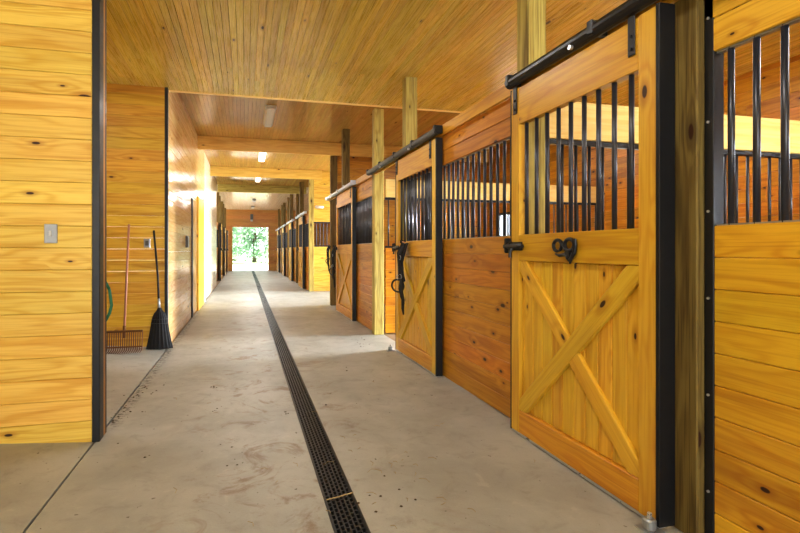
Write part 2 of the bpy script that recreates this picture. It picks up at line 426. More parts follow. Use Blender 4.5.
# outer wall of the stalls with windows
mb = MB()
yz = -6.0
wins = []
for k in range(-1, 8):
    c0 = {0: 1.2, 1: 5.47, 2: 9.68}.get(k, 2.05 + PER * k); hw = {0: .75, 2: .42}.get(k, .5)
    if 10.7 < c0 < 14.5: continue
    wins.append((c0 - hw, c0 + hw))
y = -6.0
for w0, w1 in wins:
    if 10.7 > y and w0 > 14.4:
        planks(mb, (1, y, 10.7), (2, 0, ZC2), (0, XO, XO + 0.03), 0.16, 0.004, 3.6); y = 14.42
    if 5 < y < 7:
        planks(mb, (1, y, 6.7), (2, 1.2, ZC2), (0, XO, XO + 0.03), 0.16, 0.004, 3.6); y = 6.7
    planks(mb, (1, y, w0), (2, 0, ZC2), (0, XO, XO + 0.03), 0.16, 0.004, 3.6)
    if not 4 < w0 < 6: planks(mb, (1, w0, w1), (2, 0, 1.2), (0, XO, XO + 0.03), 0.16, 0.004, 3.6)
    else: planks(mb, (1, w0, 5.6), (2, 0, 1.2), (0, XO, XO + 0.03), 0.16, 0.004, 3.6)
    planks(mb, (1, w0, w1), (2, 2.05, ZC2), (0, XO, XO + 0.03), 0.16, 0.004, 3.6)
    y = w1
planks(mb, (1, y, YE), (2, 0, ZC2), (0, XO, XO + 0.03), 0.16, 0.004, 3.6)
mb.build('wall_right', 'orange', kind='structure')
for i, (w0, w1) in enumerate(wins[:4]):
    mb = MB()
    for a_, b_ in (((w0, 1.2), (w1, 1.25)), ((w0, 2.0), (w1, 2.05)), ((w0, 1.25), (w0 + 0.05, 2.0)), ((w1 - 0.05, 1.25), (w1, 2.0)), (((w0 + w1) / 2 - 0.015, 1.25), ((w0 + w1) / 2 + 0.015, 2.0))):
        mb.box((XO - 0.02, *a_), (XO + 0.04, *b_), 0.003)
    wf = mb.build('window_%d' % (i + 1), 'black', kind='structure')
    mb = MB(); mb.box((XO + 0.01, w0 + 0.05, 1.25), (XO + 0.016, w1 - 0.05, 2.0)); mb.build('pane', 'glass', wf)
# far end wall with the open doorway
mb = MB()
planks(mb, (0, XL - 0.3, -0.80), (2, 0, 2.62), (1, YE, YE + 0.1), 0.2, 0.004); planks(mb, (0, 1.42, XO), (2, 0, 2.62), (1, YE, YE + 0.1), 0.2, 0.004)
planks(mb, (0, XL - 0.3, XO), (2, 2.62, ZC2), (1, YE, YE + 0.1), 0.2, 0.004)
mb.build('wall_end', 'brown', kind='structure')
mb = MB(); mb.box((-0.80, YE - 0.03, 0), (-0.70, YE + 0.12, 2.62), 0.005); mb.box((1.33, YE - 0.03, 0), (1.43, YE + 0.12, 2.62), 0.005); mb.box((-0.80, YE - 0.03, 2.55), (1.43, YE + 0.12, 2.66), 0.005)
mb.build('trim_6', 'brown', kind='structure')
# rear of the barn behind the camera (open doors let the daylight in)
mb = MB(); planks(mb, (0, 3.2, XO), (2, 0, ZC), (1, -6.05, -6.0), 0.2, 0.004); planks(mb, (0, -4.6, -3.0), (2, 0, ZC), (1, -6.05, -6.0), 0.2, 0.004)
mb.build('wall_rear', 'yellow', kind='structure')
mb = MB(); planks(mb, (1, -6, YW), (2, 0, ZC), (0, -4.64, -4.6), 0.2, 0.004); mb.build('wall_left', 'yellow', kind='structure')
# wall beyond the cross aisle
mb = MB(); YX = 14.42
planks(mb, (0, 1.97, XO), (2, 0, ZS), (1, YX, YX + 0.03), 0.133, 0.004); planks(mb, (0, 1.97, XO), (2, 2.05, ZC2), (1, YX, YX + 0.03), 0.133, 0.004)
wx = mb.build('wall_cross_aisle', 'yellow', kind='structure')
mb = MB(); mb.box((1.97, YX, ZT - 0.02), (XO, YX + 0.03, ZT + 0.02)); mb.box((1.97, YX, ZS), (XO, YX + 0.03, ZS + 0.03))
x = 2.05
while x < 3.6: mb.tube([(x, YX + .015, ZS), (x, YX + .015, ZT)], 0.012, 8); x += 0.105
mb.build('grille', 'bar', wx)

# ------------------------------------------------------------------ posts
def post(y, label, mat='post', x=XP, z=ZC2, group=None, d=.07):
    mb = MB(); mb.box((x, y - d, 0), (x + 0.14, y + d, z), 0.006, 2)
    return tag(mb.build('wooden_post', mat), label, 'post', group)
post(A(0), 'dark weathered square post right of the nearest sliding door', 'postdark', z=ZC, x=1.83, d=.06)
post(B(0), 'pale post rising behind the left edge of the nearest sliding door', 'post', z=ZC)
post(A(1), 'green tinted post rising above the header behind the open second door', 'post', z=ZC)
post(B(1), 'green tinted full height post standing left of the open second door', 'post', z=ZC, x=1.80)
post(A(2), 'grey brown post rising above the third stall door track', 'postdark')
post(B(2), 'dark brown post at the near corner of the cross aisle', 'postdark')
post(B(3) , 'yellow post at the far corner of the cross aisle', 'post')
farg = 'far stall posts on the right'
for k in (4, 5, 6, 7):
    post(A(k), 'distant dark post in the right hand row of far stalls', 'postdark', group=farg)
    post(B(k), 'distant dark post in the right hand row of far stalls', 'postdark', group=farg)
for k, yy in enumerate((17.6, 20.81, 22.08, 24.63, 25.9, 28.45)):
    post(yy, 'distant weathered post in the left hand row of far stalls' if k else 'weathered post where the long left wall ends', 'postdark', x=-1.16, group='far stall posts on the left' if k else None)

# ------------------------------------------------------------------ stall fronts
def stall_front(y0, y1, label, lower='orange', upper='orange', bolts=False, group=None, bars=True, XF=XF, shift=0.0):
    t = thing('barred_stall_partition', (XF, (y0 + y1) / 2, 0), label, 'partition', group)
    mb = MB(); planks(mb, (1, y0 + 0.03, y1 - 0.03), (2, 0.01, ZS - 0.0), (0, XF, XF + 0.045), 0.131, 0.004, 6, False); mb.build('plank_panel', lower, t)
    mb = MB()
    mb.box((XF - 0.004, y0, ZT), (XF + 0.04, y1, 2.17), 0.004, 1); mb.box((XF - 0.006, y0, 2.172), (XF + 0.04, y1, ZH), 0.004, 1); mb.build('header_board', upper, t)
    mb = MB(); mb.box((XF + 0.01, y0 + 0.03, ZS), (XF + 0.035, y1 - 0.03, ZS + 0.006)); mb.box((XF + 0.01, y0 + 0.03, ZT - 0.008), (XF + 0.035, y1 - 0.03, ZT)); mb.build('bar_channel', 'steel', t)
    n = int((y1 - y0 - 0.1) / 0.102); st = (y1 - y0 - 0.06) / (n + 1)
    if bars:
        for i in range(1, n + 1):
            yy = y0 + 0.03 + st * i + shift
            mb = MB(); mb.tube([(XF + 0.022, yy, ZS), (XF + 0.022, yy, ZT)], 0.0125, 12); mb.build('bar', 'bar', t, True)
    else:
        mb = MB()
        for i in range(1, n + 1): mb.tube([(XF + 0.022, y0 + 0.03 + st * i, ZS), (XF + 0.022, y0 + 0.03 + st * i, ZT)], 0.011, 6)
        mb.build('grille', 'bar', t)
    for yy, s in ((y0, 1), (y1, -1)):
        mb = MB(); mb.box((XF - 0.006, yy, 0), (XF + 0.05, yy + s * 0.042, ZH), 0.003)
        ch = mb.build('edge_channel', 'black', t)
        if bolts:
            for z in (0.22, 0.62, 1.02, 1.38, 1.75, 2.18):
                b = MB(); b.tube([(XF - 0.006, yy + s * 0.02, z), (XF - 0.011, yy + s * 0.02, z)], 0.006, 8); b.build('bolt', 'chrome', ch)
    return t
stall_front(-0.62, 1.648, 'amber plank stall partition with black bars above, right of nearest post', 'amber', 'door', True, XF=1.87, shift=0.035)
stall_front(B(0) + 0.07, A(1) - 0.07, 'orange knotty plank stall partition between the nearest door and open second door', 'orange', 'orange')
stall_front(B(1) + 0.07, A(2) - 0.07, 'orange plank stall partition between green tinted post and third door', 'orange', 'orange')
# header board over the door openings that carries the track
def track_board(y0, y1, label, group=None):
    mb = MB(); mb.box((XP - 0.028, y0, 2.30), (XP - 0.002, y1, 2.40), 0.004, 1)
    return tag(mb.build('track_board', 'rail'), label, 'board', group)
track_board(-0.6, B(0) + 0.05, 'orange board above the nearest sliding door behind its track')
track_board(B(0) + 0.06, B(1) - 0.08, 'orange board along the top of the second stall behind the track')
track_board(B(1) + 0.08, B(2) + 0.07, 'orange board along the top of the third stall behind the track')

# ------------------------------------------------------------------ sliding doors
def sliding_door(y0, y1, label, group=None, detail=True, edge='black', hook=False, mats=('door', 'rail'), XD=XD):
    """y0 = near edge"""
    X0, X1 = XD, XD + 0.05; ym = (y0 + y1) / 2
    t = thing('sliding_door', (XD + 0.025, ym, 0), label, 'door', group)
    sw = 0.115; D, R = mats
    for a_, b_ in ((y0 + 0.004, y0 + sw), (y1 - sw * 0.8, y1)):
        mb = MB(); mb.box((X0, a_, 0.02), (X1, b_, 2.29), 0.003, 2); mb.build('stile', D, t)
    ya, yb = y0 + sw, y1 - sw * 0.8
    for nm, z0, z1 in (('top_rail', 2.045, 2.285), ('middle_rail', 1.15, 1.32), ('bottom_rail', 0.022, 0.17)):
        mb = MB(); mb.box((X0 + 0.001, ya, z0), (X1 - 0.001, yb, z1), 0.003, 1); mb.build(nm, R, t)
    mb = MB(); planks(mb, (2, 0.171, 1.149), (1, ya, yb), (0, X0 + 0.026, X0 + 0.04), 0.098, 0.0065, 3, False); mb.build('board_panel', D, t)
    # crossed braces
    zc, hz, hy = 0.66, 0.49, (yb - ya) / 2; yc = (ya + yb) / 2
    an = math.atan2(2 * hz, 2 * hy); w = 0.105
    def brace(sg, x0, x1):
        # polygon clipped to the panel rectangle
        import itertools
        d = Vector((math.cos(an), sg * math.sin(an))); nrm = Vector((-d.y, d.x))
        L = 2.0
        poly = [d * -L + nrm * w / 2, d * L + nrm * w / 2, d * L - nrm * w / 2, d * -L - nrm * w / 2]
        def clip(poly, ax, lim, keep):
            out = []
            for i in range(len(poly)):
                p, q = poly[i], poly[(i + 1) % len(poly)]
                ip = (p[ax] - lim) * keep <= 1e-9; iq = (q[ax] - lim) * keep <= 1e-9
                if ip: out.append(p)
                if ip != iq:
                    k = (lim - p[ax]) / (q[ax] - p[ax]); out.append(p + (q - p) * k)
            return out
        for ax, l in ((0, hy), (1, hz)): poly = clip(poly, ax, l, 1); poly = clip(poly, ax, -l, -1)
        n = len(poly); vs = []; c = 0.006
        cen = sum(poly, Vector((0, 0))) / n
        ins = []
        for p in poly: ins.append(p)
        for x, pp in ((x1, poly), (x0 + c, poly)):
            for p in pp: vs.append((x, yc + p.x, zc + p.y))
        for p in poly:
            k = nrm.dot(p); q = p - nrm * (c if k > 0 else -c); vs.append((x0, yc + q.x, zc + q.y))
        fs = [tuple(range(n)), tuple(range(3 * n - 1, 2 * n - 1, -1))]
        for r in range(2):
            for i in range(n): fs.append((r * n + i, r * n + (i + 1) % n, (r + 1) * n + (i + 1) % n, (r + 1) * n + i))
        uvs = [[(Vector((vs[i][1] - yc, vs[i][2] - zc)).dot(d), Vector((vs[i][1] - yc, vs[i][2] - zc)).dot(nrm)) for i in f] for f in fs]
        mb = MB(); mb.add(vs, fs, uvs); mb.build('brace', D, t)
    brace(-1, X0 + 0.003, X0 + 0.027); brace(1, X0 + 0.006, X0 + 0.026)
    n = 9; st = (yb - ya) / (n + 0.1)
    if detail:
        for i in range(n):
            mb = MB(); mb.tube([(X0 + 0.025, ya + st * (0.6 + i), 1.31), (X0 + 0.025, ya + st * (0.6 + i), 2.05)], 0.0125, 12); mb.build('bar', 'bar', t, True)
    else:
        mb = MB()
        for i in range(n): mb.tube([(X0 + 0.025, ya + st * (0.95 + i), 1.31), (X0 + 0.025, ya + st * (0.95 + i), 2.05)], 0.0105, 6)
        mb.build('grille', 'bar', t)
    mb = MB(); mb.box((X0 - 0.004, y0 - 0.008, 0.015), (X1 + (0.03 if hook else 0.012), y0 + 0.004, 2.295), 0.002); mb.box((X0 - 0.004, y0 + 0.0035, 0.015), (X0 - 0.0005, y0 + 0.012, 2.295)); mb.build('edge_channel', edge, t)
    mb = MB(); mb.box((X0 - 0.003, y1 - 0.001, 0.015), (X1 + 0.008, y1 + 0.008, 2.295), 0.002); mb.build('edge_channel', 'black', t)
    mb = MB(); mb.box((X0 + 0.003, y0, 0.008), (X1 - 0.003, y1, 0.021)); mb.build('bottom_channel', 'chrome', t)
    for yy in (y0 + 0.15, y1 - 0.055):
        mb = MB(); mb.box((X0 - 0.008, yy - 0.022, 2.12), (X0 - 0.001, yy + 0.022, 2.305), 0.003); hg = mb.build('hanger_strap', 'black', t)
        for z in (2.15, 2.21):
            b = MB(); b.tube([(X0 - 0.008, yy, z), (X0 - 0.015, yy, z)], 0.008, 8); b.build('bolt', 'iron', hg)
    # latch: bolt barrel, plate and catch on the far edge
    yl = y1 - 0.04; zl = 1.245
    mb = MB()
    mb.box((X0 - 0.006, y1 - 0.14, zl - 0.028), (X0, y1 - 0.005, zl + 0.028), 0.003)
    mb.tube([(X0 - 0.02, y1 - 0.165, zl), (X0 - 0.022, y1 - 0.13, zl), (X0 - 0.022, y1 + 0.045, zl)], [0.013, 0.019, 0.017], 10)
    mb.tube([(X0 - 0.022, y1 - 0.06, zl), (X0 - 0.045, y1 - 0.06, zl - 0.04), (X0 - 0.045, y1 - 0.06, zl - 0.075)], [0.009, 0.009, 0.012], 8)
    mb.box((X0 - 0.04, y1 + 0.012, zl - 0.045), (X0 + 0.005, y1 + 0.03, zl + 0.055), 0.006)
    mb.box((X0 - 0.036, y1 - 0.035, zl - 0.03), (X0 - 0.004, y1 - 0.02, zl + 0.03), 0.006)
    mb.build('latch', 'iron', t)
    if hook:
        yh = y0 + 0.583; zh = 1.245; mb = MB(); x = X0 - 0.016
        def arc(cy, cz, ry, rz, a0, a1, n=18): return [(x, cy + ry * math.cos(a0 + (a1 - a0) * i / n), cz + rz * math.sin(a0 + (a1 - a0) * i / n)) for i in range(n + 1)]
        mb.tube(arc(yh, zh + 0.004, 0.041, 0.031, 0, 2 * PI, 22)[:-1], 0.0105, 8, closed=True)                      # ring
        mb.tube(arc(yh + 0.105, zh, 0.038, 0.032, -1.1 * PI + PI * .55, 1.35 * PI - PI * .0 + .0), [0.006] + [0.0098] * 17 + [0.007], 8)  # curled horn
        mb.tube([(x, yh + 0.075, zh + 0.022), (x, yh + 0.05, zh), (x, yh + 0.03, zh - 0.026)], 0.0095, 8)
        mb.tube([(x, yh + 0.125, zh - 0.047), (x, yh + 0.09, zh - 0.056), (x, yh + 0.045, zh - 0.05), (x, yh + 0.01, zh - 0.055)], [.005, .009, .01, .01], 8)
        mb.tube([(x, yh - 0.047, zh + 0.036), (x, yh - 0.05, zh), (x, yh - 0.038, zh - 0.04), (x, yh - 0.01, zh - 0.075), (x, yh - 0.004, zh - 0.1)], [.008, .0095, .012, .011, .005], 8)
        mb.tube([(x, yh + 0.03, zh - 0.035), (x, yh + 0.012, zh - 0.07), (x, yh, zh - 0.085)], [.009, .012, .008], 8)
        mb.tube([(X0, yh + 0.01, zh - 0.045), (X0 - 0.022, yh + 0.01, zh - 0.045)], 0.018, 10)
        mb.build('bridle_hook', 'iron', t)
    return t
sliding_door(1.76, 2.975, 'golden sliding stall door with crossed braces, nearest to camera and closed', hook=True)
sliding_door(4.38, 5.675, 'orange sliding stall door slid open, second from camera, halter hanging on it', mats=('door', 'rail'), XD=1.772)
sliding_door(8.13, 9.68, 'third sliding stall door with grey bars beside the dark corner post', mats=('rail', 'rail'), XD=1.772)

def door_track(y0, y1, label, mat='black', group=None, x=None):
    z = 2.345; x = XD - 0.005 if x is None else x
    t = thing('door_track', (x, (y0 + y1) / 2, z), label, 'track', group)
    mb = MB()
    # box rail, rounded
    pts = [(x, y0, z), (x, y1, z)]
    mb.tube(pts, 0.038, 14); mb.build('rail', mat, t, False)
    n = max(2, round((y1 - y0) / 0.75))
    for i in range(n + 1):
        yy = y0 + 0.03 + (y1 - y0 - 0.06) * i / n
        b = MB(); b.box((x - 0.041, yy - 0.02, z - 0.03), (XP - 0.028, yy + 0.02, z + 0.046), 0.006); b.build('bracket', mat, t)
    for yy in (y0 + (y1 - y0) * 0.28, y0 + (y1 - y0) * 0.72):
        b = MB(); b.tube([(x - 0.032, yy, z - 0.036), (x - 0.05, yy, z - 0.036)], 0.013, 10); b.build('roller_bolt', 'chrome', t)
    return t
door_track(0.5, 2.99, 'black round sliding door track above the nearest door')
door_track(4.28, 6.95, 'black round sliding door track above the open second door', x=1.755)
door_track(8.0, 10.75, 'shiny silver sliding door track above the third door', 'track', x=1.755)

# far stalls on the right and left, small in the photo
fg = 'distant stall doors along the right of the aisle'
fl = 'distant right hand stall door of dark bars beyond the cross aisle'
far_door = sliding_door(15.3, 16.6, fl, fg, detail=False, mats=('rail', 'rail'))
far_front = stall_front(14.55, A(4) - 0.07, 'distant right hand stall partition beyond the cross aisle', group='distant stall partitions along the right', bars=False)
far_track = door_track(14.7, 17.3, 'distant silver door track over the right hand far stalls', 'track', 'distant tracks along the right')
for k in (5, 6, 7):
    dup(far_door, (far_door.location.x, far_door.location.y + PER * (k - 4), 0), fl)
    dup(far_front, (XF, far_front.location.y + PER * (k - 4) - 0.02, 0), 'distant right hand stall partition beyond the cross aisle')
    dup(far_track, (far_track.location.x, far_track.location.y + PER * (k - 4), far_track.location.z), 'distant silver door track over the right hand far stalls')
for k in (5, 6, 7):
    y_ = far_front.location.y + PER * (k - 4)
    dup(far_front, (-1.06, y_ - 0.02, 0), 'distant left hand stall partition past the end of the long left wall', PI, 'distant stall partitions along the left')
    dup(far_door, (-0.95, A(k) + 0.0, 0), 'distant left hand stall door seen edge on', PI, 'distant stall doors along the left')

# ------------------------------------------------------------------ partitions between stalls
def partition(y, label):
    t = thing('stall_partition', (3.8, y, 0), label, 'partition')
    x0, x1 = XP + 0.15, XO - 0.02
    mb = MB(); planks(mb, (0, x0, x1), (2, 0.01, 1.25), (1, y - 0.02, y + 0.02), 0.133, 0.004); mb.build('plank_panel', 'orange', t)
    mb = MB(); mb.box((x0, y - 0.02, 1.95), (x1, y + 0.02, 1.985), 0.003); mb.box((x0, y - 0.02, 1.25), (x1, y + 0.02, 1.28), 0.003); mb.build('rail', 'black', t)
    mb = MB(); mb.box((x0, y - 0.03, 1.987), (x1, y + 0.03, 2.25), 0.004, 0); mb.build('top_beam', 'pale', t)
    x = x0 + 0.05
    while x < x1:
        mb = MB(); mb.tube([(x, y, 1.27), (x, y, 1.96)], 0.011, 8); mb.build('bar', 'bar', t, True); x += 0.11
    return t
partition(B(0), 'barred partition with pale top beam behind the nearest door')
partition(B(1), 'barred partition with pale top beam behind the second stall wall')
mb = MB(); planks(mb, (0, XP + 0.15, XO), (2, 0, ZC2), (1, B(2) - 0.03, B(2) + 0.03), 0.16, 0.004)
tag(mb.build('stall_end_partition', 'orange'), 'solid orange plank partition closing the third stall', 'partition')

# ------------------------------------------------------------------ trench drain
gl = 0.6
td = thing('trench_drain', (0.45, 12, -0.02), 'long black slotted trench drain running down the aisle floor', 'drain')
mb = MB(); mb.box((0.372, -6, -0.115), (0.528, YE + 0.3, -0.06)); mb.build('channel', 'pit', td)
mb = MB(); mb.box((0.374, -6, -0.05), (0.383, YE + 0.3, 0.001)); mb.box((0.517, -6, -0.05), (0.526, YE + 0.3, 0.001)); mb.build('frame', 'grate', td)
mb = MB(); nc = 6; cw = 0.132 / nc
for i in range(nc + 1):
    xx = 0.384 + cw * i; mb.box((xx - 0.0035 + (0.0035 if i == 0 else 0), 0, -0.02), (xx + 0.0035 - (0.0035 if i == nc else 0), gl - 0.004, -0.002))
for i in range(nc):
    yy = 0.006 + (0.019 if i % 2 else 0)
    while yy < gl - 0.012:
        mb.box((0.384 + cw * i, yy, -0.02), (0.384 + cw * (i + 1), yy + 0.009, -0.0025)); yy += 0.038
g0 = mb.build('grate', 'grate', td)
base = Vector(g0.location)
for i in range(0, 49):
    g = g0 if i == 0 else g0.copy()
    if i: COL.objects.link(g); g.parent = td
    g.location = base + Vector((0, i * gl, 0))

# ------------------------------------------------------------------ floor guides
def guide(y, label):
    t = thing('floor_guide', (XD - 0.034, y, 0), label, 'door guide'); x = XD - 0.034
    mb = MB(); mb.box((x - 0.045, y - 0.04, 0), (x + 0.045, y + 0.04, 0.007), 0.002); mb.build('base_plate', 'steel', t)
    mb = MB(); mb.tube([(x, y, 0.006), (x, y, 0.012), (x, y, 0.045), (x, y, 0.052)], [0.024, 0.027, 0.027, 0.02], 16); mb.build('roller', 'steel', t, False)
    mb = MB(); mb.tube([(x, y, 0.05), (x, y, 0.075)], 0.010, 6); mb.build('bolt', 'chrome', t)
guide(1.775, 'grey roller guide bolted to the floor under the nearest door corner')
guide(5.70, 'grey roller guide on the floor by the open second door')

# ------------------------------------------------------------------ halters
def halter(y, ztop, x, label, s=1.0):
    t = thing('halter', (x, y, ztop), label, 'halter', None)
    def P(dx, dy, dz): return (x + dx * s * 2.2, y + dy * s * 1.9, ztop + dz * s)
    mb = MB()
    mb.ribbon([P(.0, .02, 0), P(-.012, .015, -.08), P(-.02, .02, -.2), P(-.018, .01, -.34), P(-.012, 0, -.42)], .075, .018)
    mb.ribbon([P(.0, -.015, .01), P(-.018, -.02, -.1), P(-.03, -.012, -.22), P(-.026, -.02, -.38)], .065, .018)
    mb.ribbon([P(.0, .04, .01), P(-.01, .05, -.06), P(-.018, .045, -.16), P(-.02, .03, -.3), P(-.02, .02, -.36)], .055, .016)
    mb.tube([P(-.01, .035, .0), P(-.03, .03, -.1), P(-.025, .03, -.25), P(-.03, .015, -.4)], [.018, .026, .024, .018], 8)
    mb.tube([P(-.005, -.005, .0), P(-.035, .0, -.12), P(-.03, .0, -.28), P(-.03, .0, -.4)], [.02, .024, .028, .02], 8)
    mb.build('cheek_strap', 'leather', t)
    mb = MB(); mb.tube([P(-.03 - .015 * math.cos(a), .055 + .062 * math.cos(a) , -.47 + .07 * math.sin(a)) for a in [2 * PI * i / 20 for i in range(20)]], .011 * s, 8, closed=True); mb.build('noseband', 'leather', t, True)
    mb = MB(); mb.ribbon([P(.004, .03, .03), P(-.02, .025, .045), P(-.03, .0, .03), P(-.02, -.02, -.01)], .03, .007); mb.build('crown_strap', 'leather', t)
    mb = MB(); mb.tube([P(-.025, 0, -.38), P(-.028, .01, -.5), P(-.02, -.012, -.62), P(-.018, .0, -.72), P(-.02, -.02, -.78)], [.02, .024, .02, .016, .008], 8)
    mb.tube([P(-.03, -.02, -.36), P(-.035, -.03, -.48), P(-.03, -.02, -.58), P(-.02, -.03, -.66)], [.02, .024, .018, .01], 8); mb.build('lead_strap', 'leather', t, True)
    for dy, dz, r in ((.0, -.15, .026), (-.015, -.36, .024), (.03, -.37, .022)):
        mb = MB(); mb.tube([P(-.036, dy + r * math.cos(2 * PI * i / 14), dz + r * math.sin(2 * PI * i / 14)) for i in range(14)], .005 * s, 6, closed=True); mb.build('ring', 'steel', t, True)
    # the peg it hangs on
    return t
halter(5.21, 1.285, 1.748, 'black leather halter hanging on the open second door')
halter(9.42, 1.27, 1.728, 'black halter and lead hanging on the third door')
halter(10.71, 1.30, XP - 0.008, 'black halter hanging on far side of the dark corner post', 0.7)

# ------------------------------------------------------------------ alcove tools
zt0 = lambda x: zt(x)
# push broom
bx, by = -1.37, 6.25
t = thing('stall_fork', (bx, by, zt(bx)), 'brown basket stall fork with long wooden handle leaning in the alcove', 'fork')
z0 = zt(bx)
mb = MB(); mb.tube([(bx, by + .0, z0 + .24), (bx - .005, by + .26, z0 + 1.50)], [.0135, .013], 12); mb.build('handle', 'handle', t, True)
mb = MB(); mb.tube([(bx, by - .012, z0 + .16), (bx, by + .004, z0 + .30)], [.017, .018], 10); mb.build('socket', 'oak', t, True)
mb = MB(); mb.box((bx - .205, by - .025, z0 + .225), (bx + .205, by - .005, z0 + .25), .005, 0); mb.box((bx - .205, by - .045, z0 + .05), (bx + .205, by - .03, z0 + .066), .004, 0); mb.build('crossbar', 'oak', t)
for i in range(18):
    px = bx - .198 + .396 * i / 17
    mb = MB(); mb.tube([(px, by - .015, z0 + .235), (px, by - .035, z0 + .06), (px, by - .06, z0 + .022), (px, by - .17, z0 + .012)], [.0055, .006, .006, .004], 6); mb.build('tine', 'redbristle', t, True)
# black corn broom
bx, by = -1.022, 6.42
t = thing('corn_broom', (bx, by, zt(bx)), 'black broom with flared bristle head leaning at the alcove corner', 'broom')
z0 = zt(bx)
mb = MB(); mb.tube([(bx + .005, by, z0 + .5), (bx - .02, by + .06, z0 + .9), (bx - .075, by + .115, z0 + 1.455)], [.013, .0125, .012], 12); mb.build('handle', 'leather', t, True)
mb = MB(); mb.tube([(bx + .005, by, z0 + .50), (bx, by + .01, z0 + .62)], [.017, .015], 12); mb.build('ferrule', 'steel', t, True)
prof = [(0.012, .148, .045), (0.1, .13, .05), (.22, .108, .048), (.34, .09, .042), (.40, .078, .036), (.445, .058, .03), (.475, .034, .024), (.51, .018, .018)]
mb = MB(); vs = []; fs = []; n = 36
for z, rx, ry in prof:
    for k in range(n):
        a = 2 * PI * k / n; q = 1 + (0.05 if k % 2 else -0.02)
        vs.append((bx + .01 + rx * math.cos(a) * q - .0, by + ry * math.sin(a) * q, z0 + z))
for i in range(len(prof) - 1):
    for k in range(n): fs.append((i * n + k, i * n + (k + 1) % n, (i + 1) * n + (k + 1) % n, (i + 1) * n + k))
fs.append(tuple(range(n - 1, -1, -1))); fs.append(tuple(range((len(prof) - 1) * n, len(prof) * n)))
mb.add(vs, fs); mb.build('bristles', 'bristle', t)
for z, rx, ry in ((.32, .098, .046), (.37, .088, .043)):
    mb = MB(); mb.tube([(bx + .01 + rx * math.cos(2 * PI * i / 20), by + ry * math.sin(2 * PI * i / 20), z0 + z) for i in range(20)], .004, 6, closed=True); mb.build('stitching', 'iron', t)
# hose looped over the end of the wall inside the alcove
mb = MB(); pts = []
for turn in range(1):
    for i in range(24):
        a = 2 * PI * i / 24 + 0.4; r = .185
        pts.append((-1.066 + r * 1.0 * math.cos(a) + .004 * turn, 3.66 + .022 * turn + .002 * i / 24, 0.87 + r * 1.15 * math.sin(a)))
mb.tube(pts[:-1] + pts[:1], .010, 10)
t = thing('garden_hose', (-1.066, 3.64, 0.66), 'dark green garden hose coiled behind the black wall edge in the alcove', 'hose')
mb.build('coil', 'hose', t, True)
mb = MB(); mb.tube([(-1.066, 3.60, 1.045), (-1.066, 3.74, 1.045), (-1.066, 3.745, 1.09)], .012, 8); mb.build('wall_hook', 'iron', t)

# ------------------------------------------------------------------ switch, outlet, box
t = thing('light_switch', (-1.172, YW, 1.26), 'grey steel light switch on the yellow plank wall at left', 'switch')
mb = MB(); mb.box((-1.209, YW - .009, 1.262), (-1.136, YW - .001, 1.382), .003); mb.build('plate', 'steel', t)
mb = MB(); mb.box((-1.179, YW - .024, 1.305), (-1.165, YW - .008, 1.34), .003); mb.build('toggle', 'switch', t)
t = thing('wall_outlet', (-1.178, YN, 1.25), 'small grey outlet plate on the alcove back wall above the black broom', 'outlet')
mb = MB(); mb.box((-1.215, YN - .012, 1.25), (-1.14, YN - .001, 1.36), .003); mb.build('plate', 'steel', t)
mb = MB(); mb.box((-1.197, YN - .022, 1.275), (-1.158, YN - .011, 1.335), .003); mb.build('socket_cover', 'greybox', t)
t = thing('utility_box', (XL, 8.6, 1.25), 'small dark utility box on the shiny long left wall', 'box')
mb = MB(); mb.box((XL - .004, 8.45, 1.26), (XL + .035, 8.62, 1.45), .004); mb.build('housing', 'greybox', t)
mb = MB(); mb.box((XL + .034, 8.47, 1.28), (XL + .042, 8.60, 1.43), .003); mb.build('cover', 'steel', t)

# ------------------------------------------------------------------ beams and lights
for y, mat, lab in ((B(2), 'beam', 'pale yellow ceiling beam crossing the aisle, nearest of three'), (B(3), 'beam', 'pale yellow ceiling beam crossing the aisle at cross aisle far side'), (B(4), 'post', 'olive brown ceiling beam crossing the aisle, farthest of three')):
    mb = MB(); mb.box((XL, y - .145, 3.29), (XO if y < 14 else 2.2, y - .073, ZC2 - .001), .004, 0)
    tag(mb.build('ceiling_beam', mat), lab, 'beam')
def fixture(x, y, z, label, lit=True, L=1.2, group=None):
    t = thing('light_fixture', (x, y, z), label, 'light', group)
    mb = MB(); mb.box((x - .085, y - L / 2, z - .025), (x + .085, y + L / 2, z), .004); mb.build('housing', 'greybox' if lit is False else 'white', t)
    mb = MB(); mb.box((x - .075, y - L / 2 + .02, z - .075), (x + .075, y + L / 2 - .02, z - .025), .02); mb.build('diffuser', 'white' if lit is None else 'diffuser' if lit else 'dim', t)
fixture(.41, 8.65, ZC2, 'white unlit tube light fixture on the ceiling nearest to camera', None)
fixture(.41, 12.3, ZC2, 'lit tube light fixture on ceiling between the two pale beams')
fixture(.41, 16.2, ZC2, 'small lit tube light fixture just before the olive beam')
fixture(.41, 23.4, ZC2, 'grey unlit light fixture on far bright ceiling, nearer of two', False, .8)
fixture(.41, 27.2, ZC2, 'grey unlit light fixture on far bright ceiling, farther of two', False, .8)
t = thing('wall_lamp', (.38, YE, 2.95), 'dark lamp on the brown wall above the far doorway', 'lamp')
mb = MB(); mb.box((.30, YE - .16, 2.98), (.46, YE, 3.30), .02); mb.build('housing', 'greybox', t)
mb = MB(); mb.box((.31, YE - .15, 2.88), (.45, YE - .02, 2.98), .02); mb.build('lens', 'dim', t)
t = thing('wall_lamp', (2.13, YX, 2.44), 'white oval lamp on plank wall beyond the cross aisle', 'lamp')
mb = MB(); mb.tube([(2.0, YX - .04, 2.49), (2.03, YX - .05, 2.49), (2.23, YX - .05, 2.49), (2.26, YX - .04, 2.49)], [.02, .045, .045, .02], 12); mb.build('globe', 'white', t, True)
